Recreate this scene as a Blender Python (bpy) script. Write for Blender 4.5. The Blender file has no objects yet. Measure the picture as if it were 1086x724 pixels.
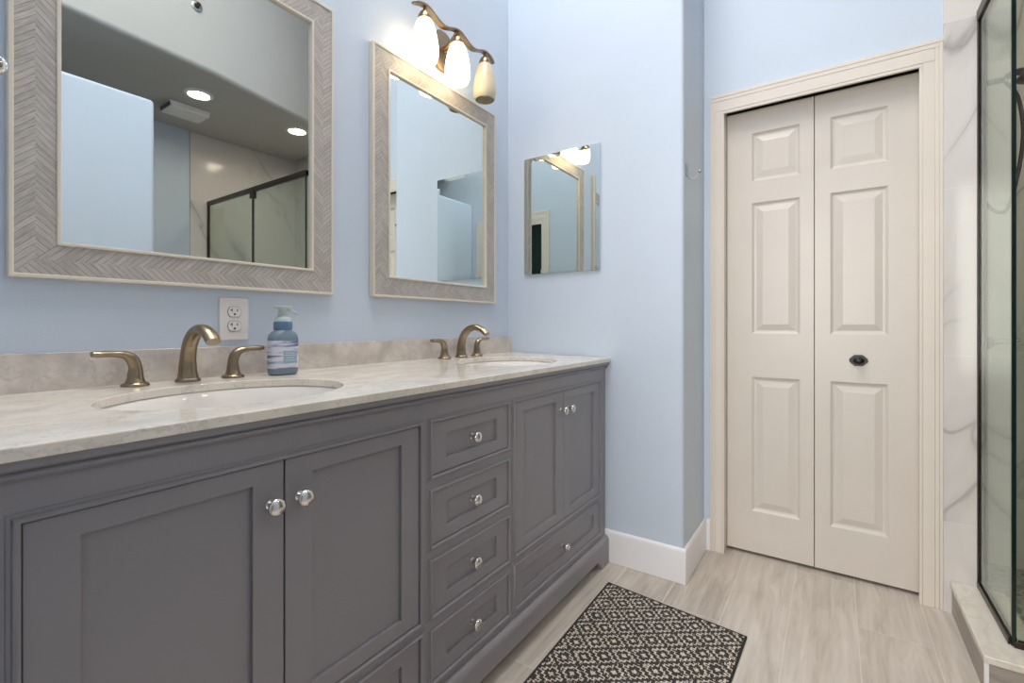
import bpy, bmesh, math, random
from mathutils import Vector, Matrix
random.seed(7)
PI = math.pi
SC = bpy.context.scene
COL = SC.collection

# ------------------------------------------------------------------ camera
cam_d = bpy.data.cameras.new('camera')
cam = bpy.data.objects.new('camera', cam_d); COL.objects.link(cam)
F_PX, YAW, HOR, EYE = 496.5, math.radians(34.5), 343.9, 1.043
cam_d.sensor_fit = 'HORIZONTAL'; cam_d.sensor_width = 36.0
cam_d.lens = F_PX / 1086 * 36.0
cam_d.shift_y = -(362 - HOR) / 1086
cam_d.clip_start = 0.01
cam.location = (0, 0, EYE)
cam.rotation_euler = (PI / 2, 0, YAW - PI / 2)
SC.camera = cam

# ------------------------------------------------------------------ colour management, world
SC.view_settings.view_transform = 'Standard'
SC.view_settings.look = 'None'
SC.view_settings.gamma = 1.0
SC.view_settings.use_curve_mapping = False
SC.view_settings.exposure = 0.32
W = bpy.data.worlds.new('world'); SC.world = W; W.use_nodes = True
W.node_tree.nodes['Background'].inputs[0].default_value = (0.75, 0.85, 1.0, 1)
W.node_tree.nodes['Background'].inputs[1].default_value = 0.3

def area(name, loc, rot, sx, sy, power, col):
    d = bpy.data.lights.new(name, 'AREA'); d.shape = 'RECTANGLE'; d.size = sx; d.size_y = sy
    d.energy = power; d.color = col
    o = bpy.data.objects.new(name, d); COL.objects.link(o); o.location = loc; o.rotation_euler = rot
    return o
# area light added in the unseen bedroom as fill through the doorway
area('bedroom_fill_light', (-2.35, 0.05, 1.55), (0, -PI / 2, 0), 2.0, 1.9, 104, (1.0, 0.945, 0.88))
# invented overhead area light, added to brighten the vanity side
area('overhead_fill_light', (0.78, 0.62, 4.17), (0, 0, 0), 1.3, 0.9, 46, (1.0, 0.95, 0.90))

# ------------------------------------------------------------------ materials
def new_mat(name):
    m = bpy.data.materials.new(name); m.use_nodes = True
    return m, m.node_tree, m.node_tree.nodes['Principled BSDF']
def N(nt, t, **kw):
    n = nt.nodes.new(t)
    for k, v in kw.items(): setattr(n, k, v)
    return n
def L(nt, a, b): nt.links.new(a, b)
def V(nt, op, a, b=None, c=None):
    n = N(nt, 'ShaderNodeMath', operation=op)
    for i, q in enumerate((a, b, c)):
        if q is None: continue
        if isinstance(q, (int, float)): n.inputs[i].default_value = q
        else: L(nt, q, n.inputs[i])
    return n.outputs[0]
def ramp(nt, fac, stops):
    r = N(nt, 'ShaderNodeValToRGB'); L(nt, fac, r.inputs[0])
    e = r.color_ramp.elements
    while len(e) < len(stops): e.new(0.5)
    for i, (p, c) in enumerate(stops): e[i].position = p; e[i].color = (*c, 1)
    return r.outputs[0]
def mixc(nt, fac, a, b):
    m = N(nt, 'ShaderNodeMix', data_type='RGBA')
    if isinstance(fac, (int, float)): m.inputs[0].default_value = fac
    else: L(nt, fac, m.inputs[0])
    for s, q in ((m.inputs[6], a), (m.inputs[7], b)):
        if isinstance(q, tuple): s.default_value = (*q, 1)
        else: L(nt, q, s)
    return m.outputs[2]
def coords(nt): return N(nt, 'ShaderNodeTexCoord').outputs['Object']
def noise(nt, co, scale, detail=4, rough=0.5, dist=0.0):
    n = N(nt, 'ShaderNodeTexNoise'); L(nt, co, n.inputs['Vector'])
    n.inputs['Scale'].default_value = scale; n.inputs['Detail'].default_value = detail
    n.inputs['Roughness'].default_value = rough; n.inputs['Distortion'].default_value = dist
    return n.outputs['Fac']
def mapping(nt, co, scale=(1, 1, 1), rot=(0, 0, 0), loc=(0, 0, 0)):
    m = N(nt, 'ShaderNodeMapping'); L(nt, co, m.inputs[0])
    m.inputs['Scale'].default_value = scale; m.inputs['Rotation'].default_value = rot; m.inputs['Location'].default_value = loc
    return m.outputs[0]
def bump(nt, b, h, strength, dist):
    n = N(nt, 'ShaderNodeBump'); n.inputs['Strength'].default_value = strength; n.inputs['Distance'].default_value = dist
    L(nt, h, n.inputs['Height']); L(nt, n.outputs[0], b.inputs['Normal'])
def simple(name, col, rough=0.5, metal=0.0, var=0.04, nscale=6.0, bmp=0.0, bscale=200.0, spec=None, coat=0):
    m, nt, b = new_mat(name)
    co = coords(nt)
    f = noise(nt, co, nscale, 3)
    c0 = tuple(max(0, x * (1 - var)) for x in col); c1 = tuple(min(1, x * (1 + var)) for x in col)
    L(nt, ramp(nt, f, [(0.3, c0), (0.7, c1)]), b.inputs['Base Color'])
    b.inputs['Roughness'].default_value = rough; b.inputs['Metallic'].default_value = metal
    if spec is not None: b.inputs['Specular IOR Level'].default_value = spec
    if coat: b.inputs['Coat Weight'].default_value = coat; b.inputs['Coat Roughness'].default_value = 0.1
    if bmp: bump(nt, b, noise(nt, co, bscale, 2), bmp, 0.001)
    return m

M = {}
M['paint'] = simple('blue_wall_paint', (0.58, 0.66, 0.77), 0.55, var=0.01, bmp=0.25, bscale=260)
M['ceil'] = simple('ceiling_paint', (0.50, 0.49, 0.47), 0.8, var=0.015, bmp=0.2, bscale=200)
M['trim'] = simple('cream_trim_paint', (0.73, 0.67, 0.60), 0.32, var=0.015)
M['base'] = simple('white_baseboard_paint', (0.80, 0.80, 0.82), 0.35, var=0.01)
M['doorp'] = simple('cream_door_paint', (0.645, 0.60, 0.545), 0.35, var=0.015, bmp=0.15, bscale=90)
M['cab'] = simple('grey_cabinet_paint', (0.268, 0.257, 0.276), 0.38, var=0.03, nscale=3)
M['dark'] = simple('dark_gap', (0.012, 0.012, 0.013), 0.7)
M['bronze'] = simple('oil_rubbed_bronze', (0.06, 0.045, 0.035), 0.35, metal=0.8, var=0.1)
M['blackm'] = simple('black_bronze', (0.012, 0.011, 0.010), 0.35, metal=0.3)
M['brass'] = simple('brushed_antique_brass', (0.33, 0.26, 0.18), 0.30, metal=1.0, var=0.06, nscale=40)
M['lampm'] = simple('brushed_bronze_nickel', (0.30, 0.22, 0.14), 0.3, metal=1.0, var=0.06, nscale=40)
M['nickel'] = simple('satin_nickel', (0.75, 0.73, 0.70), 0.16, metal=1.0, var=0.02)
M['chrome'] = simple('chrome', (0.8, 0.8, 0.8), 0.06, metal=1.0, var=0.01)
M['alu'] = simple('aluminium_track', (0.35, 0.36, 0.36), 0.35, metal=1.0)
M['cream'] = simple('cream_bead', (0.72, 0.66, 0.56), 0.3, var=0.03)
M['plate'] = simple('outlet_plate', (0.82, 0.78, 0.76), 0.3, var=0.01)
M['ceramic'] = simple('white_ceramic', (0.83, 0.80, 0.76), 0.08, var=0.01)
M['mirror'] = simple('mirror_silver', (0.80, 0.84, 0.815), 0.0, metal=1.0, var=0.003)
M['medge'] = simple('mirror_edge_glass', (0.25, 0.33, 0.31), 0.1, metal=0.5)
M['teal'] = simple('dark_teal_wall', (0.035, 0.085, 0.09), 0.6)
M['carpet'] = simple('bedroom_carpet', (0.25, 0.23, 0.2), 0.9)
M['white'] = simple('white_plastic', (0.8, 0.8, 0.78), 0.35)
M['greyv'] = simple('vent_grille', (0.12, 0.12, 0.12), 0.6)

def marble_nodes(nt, co, base, vein, scale, warm=None, vw=0.035, cloud=0.5):
    w = noise(nt, co, scale * 0.9, 5, 0.55)
    wv = N(nt, 'ShaderNodeVectorMath', operation='MULTIPLY_ADD')
    cb = N(nt, 'ShaderNodeTexNoise'); L(nt, co, cb.inputs['Vector']); cb.inputs['Scale'].default_value = scale * 1.2; cb.inputs['Detail'].default_value = 3
    L(nt, cb.outputs['Color'], wv.inputs[0]); wv.inputs[1].default_value = (0.35 / scale,) * 3; L(nt, co, wv.inputs[2])
    n1 = noise(nt, wv.outputs[0], scale, 5, 0.6)
    r1 = V(nt, 'ABSOLUTE', V(nt, 'SUBTRACT', n1, 0.5))
    v1 = V(nt, 'SUBTRACT', 1.0, V(nt, 'SMOOTH_MIN', V(nt, 'DIVIDE', r1, vw), 1.0, 0.2))
    v1 = V(nt, 'MAXIMUM', v1, 0.0)
    cl = N(nt, 'ShaderNodeMapRange'); L(nt, w, cl.inputs[0]); cl.inputs[1].default_value = 0.38; cl.inputs[2].default_value = 0.68; cl.inputs[3].default_value = 0; cl.inputs[4].default_value = cloud
    f = V(nt, 'MAXIMUM', V(nt, 'MULTIPLY', v1, V(nt, 'MULTIPLY_ADD', w, 1.2, 0.05)), cl.outputs[0])
    c = mixc(nt, f, base, vein)
    if warm is not None: c = mixc(nt, V(nt, 'MULTIPLY', noise(nt, co, scale * 0.6, 3), 0.9), c, warm)
    return c

def mk_counter(name, base, vein, warm, scale, cloud):
    m, nt, b = new_mat(name)
    co = coords(nt)
    L(nt, marble_nodes(nt, mapping(nt, co, (1, 1.6, 1), (0, 0, 0.5)), base, vein, scale, warm, 0.03, cloud), b.inputs['Base Color'])
    b.inputs['Roughness'].default_value = 0.10
    return m
M['counter'] = mk_counter('beige_marble_countertop', (0.82, 0.79, 0.75), (0.33, 0.32, 0.32), (0.84, 0.75, 0.63), 11.0, 0.5)
M['splash'] = mk_counter('grey_marble_backsplash', (0.74, 0.70, 0.66), (0.25, 0.235, 0.225), (0.70, 0.62, 0.55), 15.0, 0.85)
M['curbtop'] = mk_counter('cream_marble_curb', (0.74, 0.70, 0.64), (0.5, 0.48, 0.45), (0.74, 0.68, 0.58), 3.0, 0.15)

def mk_tile():
    m, nt, b = new_mat('white_marble_wall_tile')
    co = coords(nt)
    sep = N(nt, 'ShaderNodeSeparateXYZ'); L(nt, co, sep.inputs[0])
    x, y, z = sep.outputs
    h = V(nt, 'ADD', x, y)
    row = V(nt, 'FLOOR', V(nt, 'DIVIDE', V(nt, 'SUBTRACT', z, -0.279), 0.6045))
    colm = V(nt, 'FLOOR', V(nt, 'DIVIDE', V(nt, 'ADD', h, 0.33), 1.2))
    # each tile gets its own piece of the vein field; veins run steeply downwards
    idt = V(nt, 'MULTIPLY_ADD', row, 3.7, V(nt, 'MULTIPLY', colm, 7.3))
    ca, sa = math.cos(math.radians(28)), math.sin(math.radians(28))
    across = V(nt, 'ADD', V(nt, 'MULTIPLY', h, ca), V(nt, 'MULTIPLY', z, sa))
    along = V(nt, 'SUBTRACT', V(nt, 'MULTIPLY', z, ca), V(nt, 'MULTIPLY', h, sa))
    cmb = N(nt, 'ShaderNodeCombineXYZ')
    L(nt, V(nt, 'MULTIPLY', across, 2.4), cmb.inputs[0]); L(nt, V(nt, 'MULTIPLY', along, 0.75), cmb.inputs[1]); L(nt, idt, cmb.inputs[2])
    mp = cmb.outputs[0]
    n1 = noise(nt, mp, 1.25, 3, 0.5, 0.15)
    r1 = V(nt, 'ABSOLUTE', V(nt, 'SUBTRACT', n1, 0.5))
    v = V(nt, 'MAXIMUM', V(nt, 'SUBTRACT', 1.0, V(nt, 'DIVIDE', r1, 0.012)), 0.0)
    v2 = V(nt, 'MAXIMUM', V(nt, 'SUBTRACT', 1.0, V(nt, 'DIVIDE', r1, 0.06)), 0.0)
    br = noise(nt, mp, 1.1, 2)
    brm = N(nt, 'ShaderNodeMapRange'); L(nt, br, brm.inputs[0]); brm.inputs[1].default_value = 0.42; brm.inputs[2].default_value = 0.6
    f = V(nt, 'MULTIPLY', V(nt, 'ADD', V(nt, 'MULTIPLY', v, 0.42), V(nt, 'MULTIPLY', v2, 0.22)), brm.outputs[0])
    c = mixc(nt, f, (0.70, 0.665, 0.64), (0.22, 0.20, 0.19))
    gz = V(nt, 'ABSOLUTE', V(nt, 'SUBTRACT', V(nt, 'FRACT', V(nt, 'DIVIDE', V(nt, 'SUBTRACT', z, -0.279), 0.6045)), 0.5))
    gh = V(nt, 'ABSOLUTE', V(nt, 'SUBTRACT', V(nt, 'FRACT', V(nt, 'DIVIDE', V(nt, 'ADD', h, 0.33), 1.2)), 0.5))
    g = V(nt, 'MAXIMUM', V(nt, 'GREATER_THAN', gz, 0.4982), V(nt, 'GREATER_THAN', gh, 0.4991))
    c = mixc(nt, V(nt, 'MULTIPLY', g, 0.8), c, (0.78, 0.76, 0.73))
    L(nt, c, b.inputs['Base Color']); b.inputs['Roughness'].default_value = 0.13
    return m
M['tile'] = mk_tile()

def mk_floor():
    m, nt, b = new_mat('greige_wood_look_plank_tile')
    co = coords(nt)
    sep = N(nt, 'ShaderNodeSeparateXYZ'); L(nt, co, sep.inputs[0])
    x, y, z = sep.outputs
    yr = V(nt, 'DIVIDE', V(nt, 'ADD', y, 0.267), 0.1995)
    row = V(nt, 'FLOOR', yr)
    xr = V(nt, 'DIVIDE', V(nt, 'SUBTRACT', x, V(nt, 'MULTIPLY_ADD', row, 0.319, 0.81)), 1.2)
    colm = V(nt, 'FLOOR', xr)
    gy = V(nt, 'ABSOLUTE', V(nt, 'SUBTRACT', V(nt, 'FRACT', yr), 0.5))
    gx = V(nt, 'ABSOLUTE', V(nt, 'SUBTRACT', V(nt, 'FRACT', xr), 0.5))
    g = V(nt, 'MAXIMUM', V(nt, 'GREATER_THAN', gy, 0.4925), V(nt, 'GREATER_THAN', gx, 0.4988))
    idn = V(nt, 'ADD', V(nt, 'MULTIPLY', row, 5.31), V(nt, 'MULTIPLY', colm, 9.17))
    wn = N(nt, 'ShaderNodeTexWhiteNoise', noise_dimensions='1D'); L(nt, idn, wn.inputs['W'])
    cmb = N(nt, 'ShaderNodeCombineXYZ'); L(nt, x, cmb.inputs[0]); L(nt, V(nt, 'MULTIPLY_ADD', idn, 1.3, y), cmb.inputs[1]); L(nt, idn, cmb.inputs[2])
    g1 = noise(nt, mapping(nt, cmb.outputs[0], (1.0, 7.5, 1)), 2.2, 6, 0.6, 1.4)
    g2 = noise(nt, mapping(nt, cmb.outputs[0], (1.0, 26, 1)), 4.0, 5, 0.6, 0.3)
    f = V(nt, 'ADD', V(nt, 'MULTIPLY', g1, 0.7), V(nt, 'MULTIPLY', g2, 0.3))
    f = V(nt, 'ADD', f, V(nt, 'MULTIPLY', V(nt, 'SUBTRACT', wn.outputs[0], 0.5), 0.16))
    c = ramp(nt, f, [(0.3, (0.36, 0.31, 0.265)), (0.5, (0.53, 0.47, 0.415)), (0.7, (0.65, 0.595, 0.54))])
    c = mixc(nt, V(nt, 'MULTIPLY', g, 0.75), c, (0.68, 0.64, 0.58))
    L(nt, c, b.inputs['Base Color']); b.inputs['Roughness'].default_value = 0.42
    bump(nt, b, V(nt, 'SUBTRACT', 1.0, g), 0.3, 0.001)
    return m
M['floor'] = mk_floor()

def mk_clad():
    m, nt, b = new_mat('greige_plank_cladding')
    co = coords(nt)
    g1 = noise(nt, mapping(nt, co, (1.2, 1.2, 9)), 3, 6, 0.6, 1.0)
    L(nt, ramp(nt, g1, [(0.3, (0.27, 0.235, 0.205)), (0.7, (0.45, 0.40, 0.355))]), b.inputs['Base Color'])
    b.inputs['Roughness'].default_value = 0.4
    return m
M['clad'] = mk_clad()

def mk_pebble():
    m, nt, b = new_mat('grey_pebble_mosaic')
    co = coords(nt)
    v = N(nt, 'ShaderNodeTexVoronoi'); L(nt, co, v.inputs['Vector']); v.inputs['Scale'].default_value = 28
    e = N(nt, 'ShaderNodeTexVoronoi', feature='DISTANCE_TO_EDGE'); L(nt, co, e.inputs['Vector']); e.inputs['Scale'].default_value = 28
    c = mixc(nt, V(nt, 'LESS_THAN', e.outputs['Distance'], 0.09), ramp(nt, v.outputs['Color'], [(0.0, (0.10, 0.09, 0.08)), (1.0, (0.34, 0.32, 0.29))]), (0.4, 0.38, 0.35))
    L(nt, c, b.inputs['Base Color']); b.inputs['Roughness'].default_value = 0.35
    return m
M['pebble'] = mk_pebble()

def mk_herring():
    m, nt, b = new_mat('herringbone_weathered_wood')
    uv = N(nt, 'ShaderNodeTexCoord').outputs['UV']
    sep = N(nt, 'ShaderNodeSeparateXYZ'); L(nt, uv, sep.inputs[0])
    u, v, _ = sep.outputs
    au = V(nt, 'ABSOLUTE', u)
    side = V(nt, 'GREATER_THAN', u, 0.0)
    t = V(nt, 'DIVIDE', V(nt, 'ADD', V(nt, 'SUBTRACT', v, au), V(nt, 'MULTIPLY', side, 0.0065)), 0.0150)
    fr = V(nt, 'FRACT', t); idx = V(nt, 'ADD', V(nt, 'FLOOR', t), V(nt, 'MULTIPLY', side, 57.3))
    wn = N(nt, 'ShaderNodeTexWhiteNoise', noise_dimensions='1D'); L(nt, idx, wn.inputs['W'])
    groove = V(nt, 'GREATER_THAN', V(nt, 'ABSOLUTE', V(nt, 'SUBTRACT', fr, 0.5)), 0.45)
    cmb = N(nt, 'ShaderNodeCombineXYZ'); L(nt, V(nt, 'MULTIPLY', t, 1.0), cmb.inputs[0]); L(nt, V(nt, 'MULTIPLY', V(nt, 'ADD', v, au), 18), cmb.inputs[1])
    gr = noise(nt, mapping(nt, cmb.outputs[0], (3.0, 0.8, 1)), 1.6, 5, 0.65)
    f = V(nt, 'ADD', V(nt, 'MULTIPLY', gr, 0.85), V(nt, 'MULTIPLY', wn.outputs[0], 0.14))
    c = ramp(nt, f, [(0.28, (0.32, 0.29, 0.262)), (0.5, (0.48, 0.445, 0.41)), (0.72, (0.62, 0.58, 0.54))])
    c = mixc(nt, V(nt, 'MULTIPLY', groove, 0.62), c, (0.13, 0.11, 0.095))
    L(nt, c, b.inputs['Base Color']); b.inputs['Roughness'].default_value = 0.45
    bump(nt, b, V(nt, 'SUBTRACT', 1.0, groove), 0.5, 0.001)
    return m
M['herring'] = mk_herring()

def mk_rug():
    m, nt, b = new_mat('black_and_cream_woven_diamonds')
    uv = N(nt, 'ShaderNodeTexCoord').outputs['UV']
    sep = N(nt, 'ShaderNodeSeparateXYZ'); L(nt, uv, sep.inputs[0])
    PX = 0.00335
    su = V(nt, 'MULTIPLY', V(nt, 'FLOOR', V(nt, 'DIVIDE', sep.outputs[0], PX)), PX)
    sv = V(nt, 'MULTIPLY', V(nt, 'FLOOR', V(nt, 'DIVIDE', sep.outputs[1], PX)), PX)
    cs = N(nt, 'ShaderNodeCombineXYZ'); L(nt, su, cs.inputs[0]); L(nt, sv, cs.inputs[1])
    wn = N(nt, 'ShaderNodeTexWhiteNoise', noise_dimensions='2D'); L(nt, cs.outputs[0], wn.inputs['Vector'])
    A, B = RUG_A, RUG_B
    def cell(offu, offv):
        a = V(nt, 'ABSOLUTE', V(nt, 'SUBTRACT', V(nt, 'FRACT', V(nt, 'ADD', V(nt, 'DIVIDE', su, A), offu)), 0.5))
        c = V(nt, 'ABSOLUTE', V(nt, 'SUBTRACT', V(nt, 'FRACT', V(nt, 'ADD', V(nt, 'DIVIDE', sv, B), offv)), 0.5))
        return a, c
    a1, c1 = cell(0.262, 0.02); a2, c2 = cell(0.762, 0.52)
    d1 = V(nt, 'ADD', a1, c1); d2 = V(nt, 'ADD', a2, c2)
    d = V(nt, 'MINIMUM', d1, d2)            # 0 at lattice centre, 0.5 at the diamond border
    pick = V(nt, 'LESS_THAN', d1, d2)
    aa = V(nt, 'ADD', V(nt, 'MULTIPLY', pick, a1), V(nt, 'MULTIPLY', V(nt, 'SUBTRACT', 1.0, pick), a2))
    cc = V(nt, 'ADD', V(nt, 'MULTIPLY', pick, c1), V(nt, 'MULTIPLY', V(nt, 'SUBTRACT', 1.0, pick), c2))
    zz = V(nt, 'MULTIPLY', V(nt, 'SINE', V(nt, 'MULTIPLY', V(nt, 'SUBTRACT', aa, cc), 26.0)), 0.05)
    dd = V(nt, 'ADD', V(nt, 'ADD', d, zz), V(nt, 'MULTIPLY', V(nt, 'SUBTRACT', wn.outputs[0], 0.5), 0.03))
    ring = V(nt, 'LESS_THAN', V(nt, 'ABSOLUTE', V(nt, 'SUBTRACT', dd, 0.35)), 0.045)
    star = V(nt, 'LESS_THAN', V(nt, 'ADD', d, V(nt, 'MULTIPLY', wn.outputs[0], 0.04)), 0.125)
    f = V(nt, 'MAXIMUM', ring, star)
    spk = V(nt, 'GREATER_THAN', wn.outputs[0], 0.96)
    f = V(nt, 'MAXIMUM', f, V(nt, 'MULTIPLY', spk, 0.5))
    f = V(nt, 'MULTIPLY', f, V(nt, 'MULTIPLY_ADD', wn.outputs[0], 0.35, 0.65))
    c = mixc(nt, f, (0.035, 0.031, 0.028), (0.74, 0.66, 0.56))
    L(nt, c, b.inputs['Base Color']); b.inputs['Roughness'].default_value = 0.9
    bump(nt, b, wn.outputs[0], 0.6, 0.0015)
    return m
RUG_A, RUG_B = 0.084, 0.102
M['rug'] = mk_rug()
M['rugb'] = simple('black_rug_binding', (0.02, 0.018, 0.017), 0.85, bmp=0.5, bscale=500)

def mk_glass(name, tint, refl=1.0):
    m, nt, b = new_mat(name)
    nt.nodes.remove(b)
    out = nt.nodes['Material Output']
    tr = N(nt, 'ShaderNodeBsdfTransparent'); tr.inputs[0].default_value = (*tint, 1)
    gl = N(nt, 'ShaderNodeBsdfGlossy'); gl.inputs['Roughness'].default_value = 0.0; gl.inputs[0].default_value = (0.95, 1.0, 0.96, 1)
    geo = N(nt, 'ShaderNodeNewGeometry'); fr = N(nt, 'ShaderNodeFresnel'); L(nt, V(nt, 'MULTIPLY_ADD', geo.outputs['Backfacing'], 1 / 1.5 - 1.5, 1.5), fr.inputs[0])
    mx = N(nt, 'ShaderNodeMixShader'); L(nt, fr.outputs[0], mx.inputs[0]); L(nt, tr.outputs[0], mx.inputs[1]); L(nt, gl.outputs[0], mx.inputs[2])
    L(nt, mx.outputs[0], out.inputs[0])
    return m
M['glass'] = mk_glass('green_tinted_shower_glass', (0.86, 0.90, 0.86))
M['gedge'] = simple('dark_green_glass_edge', (0.003, 0.013, 0.010), 0.08)

def mk_shade(name, lit):
    m, nt, b = new_mat(name)
    co = coords(nt)
    sep = N(nt, 'ShaderNodeSeparateXYZ'); L(nt, co, sep.inputs[0])
    n = noise(nt, mapping(nt, co, (1, 1, 0.4)), 25, 4, 0.6, 1.0)
    b.inputs['Base Color'].default_value = (0.85, 0.74, 0.52, 1)
    L(nt, ramp(nt, n, [(0.3, (0.80, 0.68, 0.46)), (0.7, (0.88, 0.80, 0.62))]), b.inputs['Base Color'])
    b.inputs['Roughness'].default_value = 0.3
    b.inputs['Transmission Weight'].default_value = 0.25 if not lit else 0.0
    b.inputs['Subsurface Weight'].default_value = 0.0
    if lit:
        mr = N(nt, 'ShaderNodeMapRange'); L(nt, sep.outputs[2], mr.inputs[0])
        mr.inputs[1].default_value = -0.165; mr.inputs[2].default_value = 0.0; mr.inputs[3].default_value = 1.0; mr.inputs[4].default_value = 0.0
        c = ramp(nt, mr.outputs[0], [(0.0, (1.0, 0.62, 0.26)), (0.35, (1.0, 0.76, 0.44)), (0.7, (1.0, 0.82, 0.56))])
        L(nt, c, b.inputs['Emission Color'])
        st = N(nt, 'ShaderNodeMapRange'); L(nt, mr.outputs[0], st.inputs[0])
        st.inputs[1].default_value = 0.0; st.inputs[2].default_value = 0.6; st.inputs[3].default_value = SHADE_E * 0.12; st.inputs[4].default_value = SHADE_E
        L(nt, st.outputs[0], b.inputs['Emission Strength'])
    return m
SHADE_E = 5.0
M['shade_lit'] = mk_shade('glowing_frosted_shade', True)
M['shade_off'] = mk_shade('amber_frosted_shade', False)

def emis(name, col, s):
    m, nt, b = new_mat(name)
    b.inputs['Base Color'].default_value = (*col, 1)
    b.inputs['Emission Color'].default_value = (*col, 1); b.inputs['Emission Strength'].default_value = s
    return m
M['can'] = emis('recessed_lamp_glow', (1.0, 0.84, 0.64), 90.0)

def mk_soap():
    m, nt, b = new_mat('blue_soap_bottle')
    b.inputs['Base Color'].default_value = (0.27, 0.36, 0.44, 1); b.inputs['Roughness'].default_value = 0.12
    b.inputs['Transmission Weight'].default_value = 0.35; b.inputs['IOR'].default_value = 1.35
    return m
M['soap'] = mk_soap()
M['pump'] = simple('translucent_pump', (0.50, 0.60, 0.60), 0.2)
M['collar'] = simple('blue_pump_collar', (0.10, 0.20, 0.33), 0.2)
def mk_label():
    m, nt, b = new_mat('brushstroke_label')
    co = coords(nt)
    n = noise(nt, mapping(nt, co, (0.9, 0.9, 9)), 9, 3, 0.6, 0.4)
    L(nt, ramp(nt, n, [(0.36, (0.09, 0.11, 0.24)), (0.45, (0.30, 0.34, 0.50)), (0.52, (0.66, 0.68, 0.78))]), b.inputs['Base Color'])
    b.inputs['Roughness'].default_value = 0.4
    return m
M['label'] = mk_label()
M['labelp'] = simple('label_text_panel', (0.30, 0.42, 0.52), 0.4, var=0.03)
M['labelt'] = simple('label_lettering', (0.70, 0.74, 0.80), 0.5)

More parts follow.
